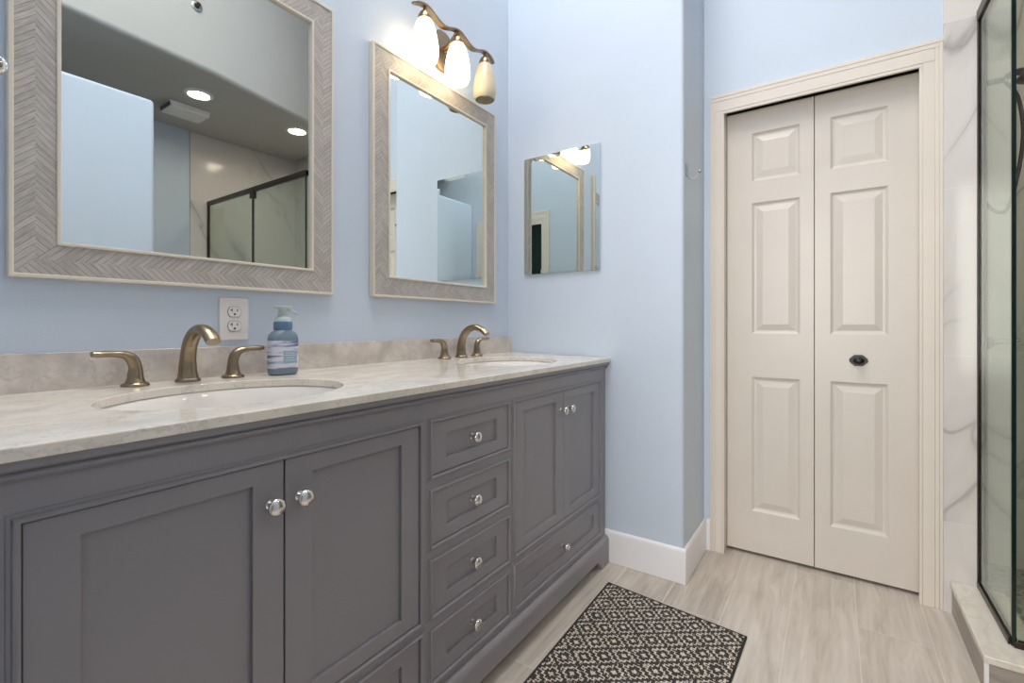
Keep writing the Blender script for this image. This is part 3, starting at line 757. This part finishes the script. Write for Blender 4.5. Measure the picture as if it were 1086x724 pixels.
# faucets
def faucet(cx, label):
    cy = 1.295; z0 = zc(cy) + 0.0003
    t = thing('widespread_faucet', (cx, cy, z0), label, 'faucet', 'brass widespread faucets')
    m = MB()
    m.lathe([(0.0265, -0.0004), (0.0265, 0.004), (0.024, 0.0075), (0.021, 0.009)], (cx, cy, z0), 'z', 32)
    path = [(0, 0, 0.006), (0, 0.001, 0.03), (0, -0.002, 0.06), (0, -0.014, 0.093), (0, -0.042, 0.118), (0, -0.078, 0.126), (0, -0.112, 0.116), (0, -0.135, 0.098)]
    rads = [(0.0225, 0.0225), (0.0190, 0.0195), (0.0170, 0.0175), (0.0165, 0.0155), (0.0165, 0.0140), (0.0165, 0.0125), (0.0165, 0.0115), (0.0165, 0.0110)]
    m.tube([(cx + a, cy + b, z0 + c_) for a, b, c_ in path], rads, seg=24, sub=7, up=(0, -1, 0))
    m.build('spout', 'brass', t, smooth=60)
    for s in (-1, 1):
        hx = cx + s * 0.104; h = MB()
        h.lathe([(0.0265, -0.0004), (0.0265, 0.003), (0.0245, 0.006), (0.0215, 0.0075), (0.0190, 0.0085)], (hx, cy, z0), 'z', 32)
        path = [(0, 0, 0.006), (0, 0, 0.022), (0.0, 0, 0.042), (s * 0.006, 0, 0.060), (s * 0.020, 0.0, 0.0705), (s * 0.042, -0.001, 0.0735), (s * 0.064, -0.003, 0.074), (s * 0.076, -0.004, 0.0745)]
        rads = [(0.0195, 0.0195), (0.0150, 0.0150), (0.0125, 0.0125), (0.0125, 0.0120), (0.0125, 0.0090), (0.0120, 0.0070), (0.0125, 0.0072), (0.0095, 0.0060)]
        h.tube([(hx + a, cy + b, z0 + c_) for a, b, c_ in path], rads, seg=20, sub=6, up=(0, 0, 1) if False else (s, 0, 0))
        h.build('handle', 'brass', t, smooth=60)
    return t
faucet(0.492, 'antique brass two-handle faucet behind the left sink, beside the soap bottle')
faucet(1.507, 'antique brass two-handle faucet behind the far sink by the end wall')

# ------------------------------------------------------------------ framed mirrors
def framed_mirror(x0, x1, z0, z1, label):
    t = thing('framed_mirror', ((x0 + x1) / 2, YW, z0), label, 'mirror', 'herringbone framed mirrors')
    FW = 0.078; yf = YW - 0.021
    bo, bi = 0.0085, 0.0075
    def ring(ax, az, bx, bz, ins0, ins1, ya, yb):
        m = MB()
        o = [(x0 + ins0, z0 + ins0), (x1 - ins0, z0 + ins0), (x1 - ins0, z1 - ins0), (x0 + ins0, z1 - ins0)]
        i = [(x0 + ins1, z0 + ins1), (x1 - ins1, z0 + ins1), (x1 - ins1, z1 - ins1), (x0 + ins1, z1 - ins1)]
        vs = [(a, ya, b) for a, b in o] + [(a, ya, b) for a, b in i] + [(a, yb, b) for a, b in o] + [(a, yb, b) for a, b in i]
        fs = []
        for e in range(4):
            e2 = (e + 1) % 4
            fs += [(e, e2, 4 + e2, 4 + e), (8 + e, 12 + e, 12 + e2, 8 + e2), (e, 8 + e, 8 + e2, e2), (4 + e, 4 + e2, 12 + e2, 12 + e)]
        return m.add(vs, fs)
    cxm, czm = (x0 + x1) / 2, (z0 + z1) / 2; hx, hz = (x1 - x0) / 2 - FW / 2, (z1 - z0) / 2 - FW / 2
    def uvf(co, fc):
        c = fc.calc_center_median() + wloc(t)
        dx, dz = c.x - cxm, c.z - czm
        if hx - abs(dx) < hz - abs(dz):   # vertical member
            return ((abs(co.x - cxm) - hx), (co.z - z0) * (1 if dx > 0 else -1) + 5)
        return ((abs(co.z - czm) - hz), (co.x - x0) * (-1 if dz > 0 else 1) + 5)
    r = ring(0, 0, 0, 0, bo, FW - bi, yf + 0.002, YW - 0.001)
    fo = r.build('frame', 'herring', t, smooth=0, uv=uvf)
    for nm, i0, i1, yy in (('outer_bead', 0, bo, yf - 0.001), ('inner_bead', FW - bi, FW, yf - 0.0015)):
        b = ring(0, 0, 0, 0, i0, i1, yy, YW - 0.0005 if nm == 'outer_bead' else YW - 0.004)
        b.build(nm, 'cream', t, bevel=0.002)
    g = MB().box(x0 + FW - 0.004, x1 - FW + 0.004, YW - 0.0125, YW - 0.002, z0 + FW - 0.004, z1 - FW + 0.004)
    g.build('mirror_glass', 'mirror', t, smooth=0)
    return t
framed_mirror(0.197, 0.926, 1.138, 2.062, 'large mirror in a herringbone wood frame above the near sink')
framed_mirror(1.083, 1.810, 1.142, 2.048, 'framed herringbone mirror under the vanity light, above the far sink')

# small frameless bevelled mirror on the end wall
t = thing('frameless_mirror', (XE, 1.055, 1.287), 'small square-cornered mirror without a frame on the end wall', 'mirror')
y0, y1, z0, z1 = 0.856, 1.255, 1.287, 1.852
xf = XE - 0.012; bw = 0.019
vs = []
for ins, x in ((0, XE - 0.003), (0, xf + 0.0011), (bw, xf)):
    vs += [(x, y0 + ins, z0 + ins), (x, y1 - ins, z0 + ins), (x, y1 - ins, z1 - ins), (x, y0 + ins, z1 - ins)]
fs = [(0, 1, 2, 3)]
for q in range(1, 2):
    for e in range(4): e2 = (e + 1) % 4; fs.append((q * 4 + e, q * 4 + e2, (q + 1) * 4 + e2, (q + 1) * 4 + e))
fs.append((8, 9, 10, 11))
for e in range(4): e2 = (e + 1) % 4; fs.append((e, e2, 4 + e2, 4 + e))
MB().add(vs, fs).build('mirror_glass', 'mirror', t, smooth=0)
MB().box(XE - 0.003, XE, y0 + 0.03, y1 - 0.03, z0 + 0.03, z1 - 0.03).build('backing', 'dark', t, smooth=0)

# ------------------------------------------------------------------ vanity light
LXC = 1.452; LYC = 1.270
vl = thing('vanity_light', (LXC, YW, 2.03), 'three-shade bronze wall light above the far mirror, one bulb out', 'light')
bp = MB()
ov = [(LXC + 0.062 * math.copysign(abs(math.cos(a)) ** 0.75, math.cos(a)), 2.185 + 0.083 * math.copysign(abs(math.sin(a)) ** 0.9, math.sin(a))) for a in [2 * PI * k / 36 for k in range(36)]]
bp.prism(ov, YW - 0.016, YW, 'y')
bp.lathe([(0.006, 0.0), (0.006, -0.006), (0.003, -0.009)], (LXC + 0.006, YW - 0.016, 2.185), 'y', 14)
bp.build('backplate', 'lampm', vl, bevel=0.005)
SXS = [LXC - 0.184, LXC + 0.002, LXC + 0.184]
def zbar(x): return 2.229 + 0.013 * math.cos(2 * PI * (x - SXS[1]) / 0.184)
bar = MB(); nb = 72; xa, xb = SXS[0] - 0.062, SXS[2] + 0.062
vs = []; fs = []
for i in range(nb + 1):
    x = xa + (xb - xa) * i / nb; z = zbar(x)
    e = min(1, (min(x - xa, xb - x)) / 0.02); wd = 0.013 * (0.55 + 0.45 * math.sqrt(max(e, 0)))
    for dy, dz in ((-wd, -0.003), (wd, -0.003), (wd, 0.004), (-wd, 0.004)): vs.append((x, LYC + dy, z + dz))
for i in range(nb):
    for k in range(4): k2 = (k + 1) % 4; fs.append((4 * i + k, 4 * i + k2, 4 * i + 4 + k2, 4 * i + 4 + k))
fs += [(0, 1, 2, 3), (4 * nb + 3, 4 * nb + 2, 4 * nb + 1, 4 * nb)]
bar.add(vs, fs).build('wave_bar', 'lampm', vl, bevel=0.0012)
arm = MB().tube([(LXC, YW - 0.012, 2.195), (LXC, YW - 0.045, 2.20), (LXC, LYC + 0.004, 2.235)], [0.008, 0.008, 0.008], seg=14)
arm.build('arm', 'lampm', vl, smooth=60)
for i, x in enumerate(SXS):
    cup = MB().lathe([(0.007, 0.030), (0.007, 0.018), (0.012, 0.014), (0.020, 0.006), (0.0255, -0.006), (0.0275, -0.018), (0.0275, -0.024)], (x, LYC, 2.208), 'z', 28)
    cup.build('socket_cup', 'lampm', vl, smooth=50)
    zt = 2.190
    prof = [(0.0265, 0.0), (0.0325, -0.012), (0.0400, -0.035), (0.0460, -0.062), (0.0505, -0.092), (0.0520, -0.115), (0.0505, -0.135), (0.0465, -0.150), (0.0430, -0.157)]
    inn = [(r - 0.003, h) for r, h in reversed(prof)]
    s_ = MB().lathe(prof + inn, (x, LYC, zt), 'z', 36, closed=False)
    lit = i < 2
    # built with its own origin at the shade top so the glow follows the glass
    me_o = s_.build('glass_shade', 'shade_lit' if lit else 'shade_off', None, smooth=60)
    off = Vector((x, LYC, zt))
    for v in me_o.data.vertices: v.co -= off
    me_o.parent = vl; me_o.location = off - vl.location
    me_o['label'] = 'glowing frosted glass shade' if lit else 'unlit amber frosted glass shade'
    bl = MB().lathe([(0.012, 0.0), (0.013, -0.03), (0.022, -0.062), (0.0265, -0.085), (0.022, -0.108), (0.010, -0.118), (0.003, -0.1195)], (x, LYC, zt - 0.018), 'z', 24)
    b_ = bl.build('bulb', None or ('bulb_on' if lit and 'bulb_on' in M else 'white'), me_o, smooth=60)

# ------------------------------------------------------------------ soap bottle
sbx, sby = 0.712, 1.262; sz = zc(sby) + 0.0004
sb = thing('soap_dispenser', (sbx, sby, sz), 'blue foaming hand soap pump bottle with brushstroke label', 'soap bottle')
def rr(w, d, r, n=6):
    pts = []
    for cxs, cys, a0 in ((1, 1, 0), (-1, 1, PI / 2), (-1, -1, PI), (1, -1, 3 * PI / 2)):
        for k in range(n + 1):
            a = a0 + PI / 2 * k / n; pts.append((cxs * (w - r) + r * math.cos(a), cys * (d - r) + r * math.sin(a)))
    return pts
def stack(levels, cx, cy, z0):
    m = MB(); vs = []; fs = []; n = None
    for w_, d_, r_, h in levels:
        ps = rr(w_, d_, r_); n = len(ps); vs += [(cx + a, cy + b, z0 + h) for a, b in ps]
    for i in range(len(levels) - 1):
        for k in range(n): k2 = (k + 1) % n; fs.append((i * n + k, i * n + k2, (i + 1) * n + k2, (i + 1) * n + k))
    fs += [tuple(range(n)), tuple((len(levels) - 1) * n + k for k in range(n - 1, -1, -1))]
    return m.add(vs, fs)
stack([(0.0325, 0.022, 0.018, 0), (0.0365, 0.026, 0.02, 0.004), (0.0375, 0.027, 0.020, 0.012), (0.0375, 0.027, 0.020, 0.098), (0.0355, 0.0265, 0.020, 0.108), (0.029, 0.024, 0.02, 0.117), (0.0225, 0.0215, 0.02, 0.122), (0.0205, 0.0205, 0.02, 0.124)], sbx, sby, sz).build('bottle', 'soap', sb, smooth=50)
stack([(0.0379, 0.0274, 0.0204, 0.018), (0.0379, 0.0274, 0.0204, 0.094)], sbx, sby, sz).build('label', 'label', sb, smooth=50)
lp = MB().box(sbx - 0.014, sbx + 0.024, sby - 0.0279, sby - 0.0272, sz + 0.032, sz + 0.066)
lpo = lp.build('label_panel', 'labelp', sb, smooth=0)
lt = MB()
for k, (w_, z_) in enumerate([(0.013, 0.060), (0.016, 0.054), (0.011, 0.047), (0.014, 0.040)]):
    lt.box(sbx + 0.005 - w_, sbx + 0.005 + w_, sby - 0.0283, sby - 0.0278, sz + z_ - 0.0007, sz + z_ + 0.0007)
MB.build(lt, 'lettering', 'labelt', lpo, smooth=0)
MB().lathe([(0.0225, 0.123), (0.0240, 0.126), (0.0240, 0.143), (0.0225, 0.146)], (sbx, sby, sz), 'z', 32).build('collar', 'collar', sb, smooth=40)
pm = MB().lathe([(0.0220, 0.1462), (0.0220, 0.151), (0.0185, 0.158), (0.0120, 0.162), (0.0105, 0.176), (0.0115, 0.181), (0.0200, 0.1835), (0.0235, 0.1870), (0.0225, 0.1890)], (sbx, sby, sz), 'z', 28)
pm.tube([(sbx + 0.004, sby, sz + 0.176), (sbx + 0.022, sby - 0.002, sz + 0.175), (sbx + 0.040, sby - 0.004, sz + 0.168)], [(0.008, 0.006), (0.006, 0.0045), (0.005, 0.003)], seg=12)
pm.build('pump', 'pump', sb, smooth=50)

# ------------------------------------------------------------------ outlet
ox0, ox1, oz0, oz1 = 0.589, 0.665, 1.000, 1.116
ot = thing('duplex_outlet', ((ox0 + ox1) / 2, YW, oz0), 'white double electrical outlet on the wall above the backsplash', 'outlet')
MB().box(ox0, ox1, YW - 0.006, YW, oz0, oz1).build('cover_plate', 'plate', ot, bevel=0.0025)
oc = (ox0 + ox1) / 2
for zc_ in (oz0 + 0.0775, oz0 + 0.0385):
    ps = []
    for a in [2 * PI * k / 32 for k in range(32)]:
        ps.append((oc + 0.0172 * math.cos(a), zc_ + max(-0.0135, min(0.0135, 0.0172 * math.sin(a)))))
    r_ = MB().prism(ps, YW - 0.0082, YW - 0.0055, 'y').build('receptacle', 'plate', ot, bevel=0.0006)
    ring_ = MB().prism([(oc + (p[0] - oc) * 1.06, zc_ + (p[1] - zc_) * 1.07) for p in ps], YW - 0.0063, YW - 0.005, 'y').build('recess', 'dark', r_, smooth=0)
    s_ = MB().box(oc - 0.0085, oc - 0.0065, YW - 0.0086, YW - 0.008, zc_ + 0.000, zc_ + 0.009).box(oc + 0.0055, oc + 0.0075, YW - 0.0086, YW - 0.008, zc_ + 0.001, zc_ + 0.008)
    s_.box(oc - 0.0125, oc - 0.0065, YW - 0.0086, YW - 0.008, zc_ + 0.0035, zc_ + 0.0055)
    s_.lathe([(0.0028, 0.0), (0.0028, -0.0006)], (oc - 0.0005, YW - 0.008, zc_ - 0.0065), 'y', 14)
    s_.build('slots', 'dark', r_, smooth=0)
MB().lathe([(0.003, 0), (0.003, -0.0012), (0.001, -0.0018)], (oc, YW - 0.006, oz0 + 0.058), 'y', 14).build('screw', 'plate', ot, smooth=40)

# ------------------------------------------------------------------ rug
A_, B_, C_, D_ = (1.772, 0.748), (1.724, 0.237), (0.96, 0.262), (0.955, 0.738)
rg = thing('woven_rug', (1.35, 0.5, 0.0), 'black and cream diamond pattern woven rug on the plank floor', 'rug')
def lerp(p, q, t): return (p[0] + (q[0] - p[0]) * t, p[1] + (q[1] - p[1]) * t)
def quad(u, v): return lerp(lerp(D_, A_, u), lerp(C_, B_, u), v)
def slabq(u0, u1, v0, v1, z0, z1, m):
    ps = [quad(u0, v0), quad(u1, v0), quad(u1, v1), quad(u0, v1)]
    m.prism(ps, z0, z1, 'z')
ex, ey = 0.007 / 0.8, 0.007 / 0.5
m = MB(); slabq(ex, 1 - ex, ey, 1 - ey, 0.0006, 0.0075, m)
ax = Vector((A_[0] - D_[0], A_[1] - D_[1])).normalized()
def ruguv(co, fc):
    d = Vector((co.x - A_[0], co.y - A_[1])); vv = Vector((B_[0] - A_[0], B_[1] - A_[1])).normalized()
    det = ax.x * vv.y - ax.y * vv.x
    return ((d.x * vv.y - d.y * vv.x) / det + 1.0, (ax.x * d.y - ax.y * d.x) / det)
m.build('pile', 'rug', rg, smooth=0, uv=ruguv)
m = MB(); slabq(0, 1, 0, ey * 1.05, 0.0004, 0.0085, m); slabq(0, 1, 1 - ey * 1.05, 1, 0.0004, 0.0085, m); slabq(0, ex * 1.05, ey, 1 - ey, 0.0004, 0.0085, m); slabq(1 - ex * 1.05, 1, ey, 1 - ey, 0.0004, 0.0085, m)
m.build('binding', 'rugb', rg, bevel=0.002)

# ------------------------------------------------------------------ hooks
hk = thing('wall_hook', (2.0, YR, 1.66), 'small nickel J-shaped hook on the short return wall', 'hook')
h = MB()
h.tube([(1.985, YR - 0.001, 1.700), (1.985, YR - 0.004, 1.69), (1.985, YR - 0.004, 1.66), (1.987, YR - 0.012, 1.642), (1.990, YR - 0.030, 1.636), (1.992, YR - 0.045, 1.646), (1.993, YR - 0.055, 1.664)],
       [(0.002, 0.0012), (0.006, 0.002), (0.004, 0.0022), 0.0025, 0.0025, 0.0028, 0.0022], seg=12, up=(1, 0, 0))
h.lathe([(0.001, -0.008), (0.0055, -0.004), (0.007, 0), (0.0055, 0.004), (0.001, 0.008)], (1.993, YR - 0.052, 1.663), 'z', 16)
h.build('hook_body', 'alu', hk, smooth=60)
MB().box(1.979, 1.991, YR - 0.0045, YR, 1.652, 1.700).build('mounting_plate', 'alu', hk, bevel=0.002)
rh = thing('robe_hook', (XL, 0.95, 1.401), 'round chrome robe hook at the left edge beside the mirror', 'hook')
h = MB().lathe([(0.022, 0), (0.022, 0.004), (0.018, 0.007), (0.007, 0.010), (0.006, 0.0765), (0.0085, 0.0825), (0.0125, 0.0885), (0.0140, 0.0965), (0.0125, 0.1045), (0.007, 0.1095), (0.001, 0.111)], (XL, 0.95, 1.401), 'x', 28)
h.build('hook_body', 'chrome', rh, smooth=60)

# ------------------------------------------------------------------ shower
cb = thing('shower_curb', (1.86, -0.40, 0.0), 'raised shower curb with cream marble top and plank tile sides', 'curb')
OY, OX = -0.352, 1.837     # cladding faces
MB().box(OX, TX, -0.475, OY, 0, 0.095).box(OX, OX + 0.155, YF + 0.012, -0.475, 0, 0.095).build('cladding', 'clad', cb, smooth=0)
sl = MB().prism([(OX - 0.006, OY + 0.005), (OX - 0.006, YF + 0.012), (OX + 0.165, YF + 0.012), (OX + 0.165, -0.487), (TX - 0.0005, -0.487), (TX - 0.0005, OY + 0.005)], 0.095, 0.115, 'z')
sl.build('curb_top', 'curbtop', cb, bevel=0.002)
MB().box(OX - 0.004, OX + 0.006, OY - 0.006, OY + 0.0035, 0, 0.095).build('corner_trim', 'white', cb, bevel=0.001)
se = thing('shower_enclosure', (GX, -1.2, 0.115), 'bronze framed glass shower enclosure on the curb', 'shower enclosure')
GT = 0.009
ZG0, ZG1 = 0.118, 2.125
def glasspanel(nm, x0, x1, y0, y1, z0=ZG0, z1=ZG1):
    g = MB().box(x0, x1, y0, y1, z0, z1).build(nm, 'glass', se, smooth=0)
    g.data.materials.append(M['gedge'])
    thin_x = (x1 - x0) < (y1 - y0)
    for p in g.data.polygons:
        n = p.normal
        if (thin_x and abs(n.x) < 0.5) or (not thin_x and abs(n.y) < 0.5): p.material_index = 1
    return g
glasspanel('side_panel', GX + 0.004, TX - 0.004, GY - GT / 2, GY + GT / 2)
glasspanel('fixed_panel', GX - GT / 2, GX + GT / 2, -1.165, GY - GT / 2 - 0.001)
dr = glasspanel('door_panel', GX - GT / 2, GX + GT / 2, YF + 0.03, -1.180)
f = MB()
f.box(GX - 0.012, TX, GY - 0.011, GY + 0.011, 2.113, 2.150)      # header on side panel
f.box(GX - 0.013, GX + 0.013, YF + 0.012, GY + 0.011, 2.113, 2.150)
f.build('header_rail', 'bronze', se, bevel=0.003)
f = MB().box(GX + 0.008, TX, GY - 0.010, GY - 0.0055, 0.115, 0.135).box(GX + 0.004, TX, GY + 0.0055, GY + 0.010, 0.115, 0.135)
f.box(GX - 0.010, GX - 0.0055, YF + 0.012, GY, 0.115, 0.133).box(GX + 0.0055, GX + 0.010, YF + 0.012, GY - 0.011, 0.115, 0.133)
f.build('bottom_channel', 'bronze', se, bevel=0.001)
f = MB().box(GX - 0.010, GX + 0.010, YF + 0.0122, YF + 0.030, 0.115, 2.115)
f.build('wall_channel', 'bronze', se, bevel=0.001)
f = MB().box(TX - 0.009, TX - 0.0002, GY + 0.0055, GY + 0.0095, 0.115, 2.115).box(TX - 0.009, TX - 0.0002, GY - 0.0095, GY - 0.0055, 0.115, 2.115)
f.build('wall_channel', 'bronze', se, bevel=0.001)
f = MB().box(GX - 0.0055, GX + 0.0035, GY - 0.004, GY + 0.0045, 0.118, 2.115)
f.build('corner_seal', 'gedge', se, smooth=0)
f = MB().box(GX - 0.006, GX + 0.006, -1.180, -1.165, 0.118, 2.115)
f.build('door_seal', 'blackm', se, smooth=0)
f = MB().box(GX - 0.016, GX + 0.016, -1.20, -1.145, 2.060, 2.114)
f.build('roller_bracket', 'bronze', se, bevel=0.002)
f = MB().tube([(GX - 0.045, -1.235, 0.95), (GX - 0.045, -1.235, 1.25)], [0.009, 0.009], smooth=False).tube([(GX - 0.045, -1.235, 0.98), (GX + 0.004, -1.235, 0.98)], [0.006, 0.006], smooth=False).tube([(GX - 0.045, -1.235, 1.22), (GX + 0.004, -1.235, 1.22)], [0.006, 0.006], smooth=False)
f.build('door_pull', 'bronze', dr, smooth=50)

hs = thing('hand_shower', (2.56, -0.4425, 1.2), 'dark hand shower with looping hose inside the shower', 'shower head')
h = MB().lathe([(0.026, 0), (0.026, -0.006), (0.012, -0.010), (0.010, -0.10)], (2.56, -0.4425, 1.985), 'y', 20)
h.build('wall_arm', 'bronze', hs, smooth=50)
h = MB().tube([(2.56, -0.545, 1.99), (2.55, -0.565, 2.00), (2.52, -0.585, 1.985), (2.50, -0.60, 1.96)], [0.012, 0.012, 0.015, 0.030], seg=18)
h.lathe([(0.045, 0), (0.047, -0.012), (0.040, -0.016)], (2.495, -0.605, 1.957), 'z', 24)
h.build('spray_head', 'bronze', hs, smooth=50)
h = MB().tube([(2.56, -0.545, 1.975), (2.545, -0.575, 1.90), (2.53, -0.585, 1.75), (2.55, -0.570, 1.58), (2.56, -0.545, 1.48), (2.56, -0.50, 1.50), (2.56, -0.458, 1.60)], [0.0065] * 7, seg=12, sub=8)
h.lathe([(0.02, 0), (0.02, -0.006), (0.009, -0.010), (0.009, -0.02)], (2.56, -0.4425, 1.60), 'y', 16)
h.build('hose', 'bronze', hs, smooth=60)
vv = thing('shower_valve', (2.56, -0.4425, 0.97), 'dark shower valve handle on the tiled wall below the hose', 'valve')
h = MB().lathe([(0.075, 0), (0.075, -0.005), (0.06, -0.009), (0.03, -0.012), (0.026, -0.055), (0.02, -0.065)], (2.56, -0.4425, 0.97), 'y', 30)
h.build('escutcheon', 'bronze', vv, smooth=50)
MB().tube([(2.56, -0.50, 0.97), (2.55, -0.53, 0.975), (2.53, -0.575, 0.985)], [0.011, 0.010, 0.008], seg=14).build('lever', 'nickel', vv, smooth=50)

# ------------------------------------------------------------------ ceiling fittings
def can(x, y, label):
    t = thing('recessed_light', (x, y, ZL), label, 'light', 'recessed ceiling lights')
    MB().lathe([(0.066, 0.0), (0.092, 0.0), (0.092, -0.006), (0.082, -0.014), (0.070, -0.015), (0.067, -0.010), (0.066, 0.0)], (x, y, ZL), 'z', 36, closed=False).build('trim_ring', 'white', t, smooth=50)
    MB().lathe([(0.0655, -0.0005), (0.0655, -0.002)], (x, y, ZL), 'z', 36).build('lens', 'can', t, smooth=50)
can(1.535, -1.158, 'glowing round recessed light beside the ceiling vent, seen in the left mirror')
can(2.312, -1.178, 'glowing round recessed light over the shower, seen in the left mirror')
fn = thing('ceiling_vent', (1.58, -1.52, ZL), 'white box exhaust vent with grille on the dropped ceiling', 'vent')
MB().prism([(1.445, ZL), (1.725, ZL), (1.715, ZL - 0.045), (1.455, ZL - 0.045)], -1.62, -1.42, 'y').build('vent_cover', 'white', fn, bevel=0.004)
g = MB()
for k in range(7): g.box(1.4445, 1.4535, -1.605 + k * 0.026, -1.590 + k * 0.026, ZL - 0.038, ZL - 0.008)
g.build('grille', 'greyv', fn, smooth=0)
sp = thing('fire_sprinkler', (1.36, -0.752, 3.13), 'small sidewall fire sprinkler on the dropped ceiling face', 'sprinkler')
MB().lathe([(0.034, -0.002), (0.034, 0.004), (0.028, 0.008), (0.018, 0.008)], (1.36, -0.752, 3.13), 'y', 28).build('escutcheon', 'alu', sp, smooth=50)
MB().lathe([(0.017, 0.004), (0.012, 0.02), (0.006, 0.032), (0.013, 0.034), (0.013, 0.036)], (1.36, -0.752, 3.13), 'y', 20).build('sprinkler_head', 'bronze', sp, smooth=50)
sw = thing('light_switch', (1.03, -0.525, 1.335), 'white light switch plate on the end of the partition', 'switch')
MB().box(1.030, 1.036, -0.562, -0.490, 1.335, 1.450).build('cover_plate', 'plate', sw, bevel=0.002)
MB().box(1.036, 1.039, -0.541, -0.511, 1.360, 1.425).build('rocker', 'white', sw, bevel=0.001)
# frame of a made-up skylight, put round the overhead fill light
k = MB()
gx0, gx1, gy0, gy1 = SK
k.box(gx0, gx1, gy0, gy0 + 0.03, ZH - 0.02, ZH + 0.1).box(gx0, gx1, gy1 - 0.03, gy1, ZH - 0.02, ZH + 0.1).box(gx0, gx0 + 0.03, gy0 + 0.03, gy1 - 0.03, ZH - 0.02, ZH + 0.1).box(gx1 - 0.03, gx1, gy0 + 0.03, gy1 - 0.03, ZH - 0.02, ZH + 0.1)
st(k.build('fill_light_frame', 'white', smooth=0), 'white frame added around the overhead fill light')
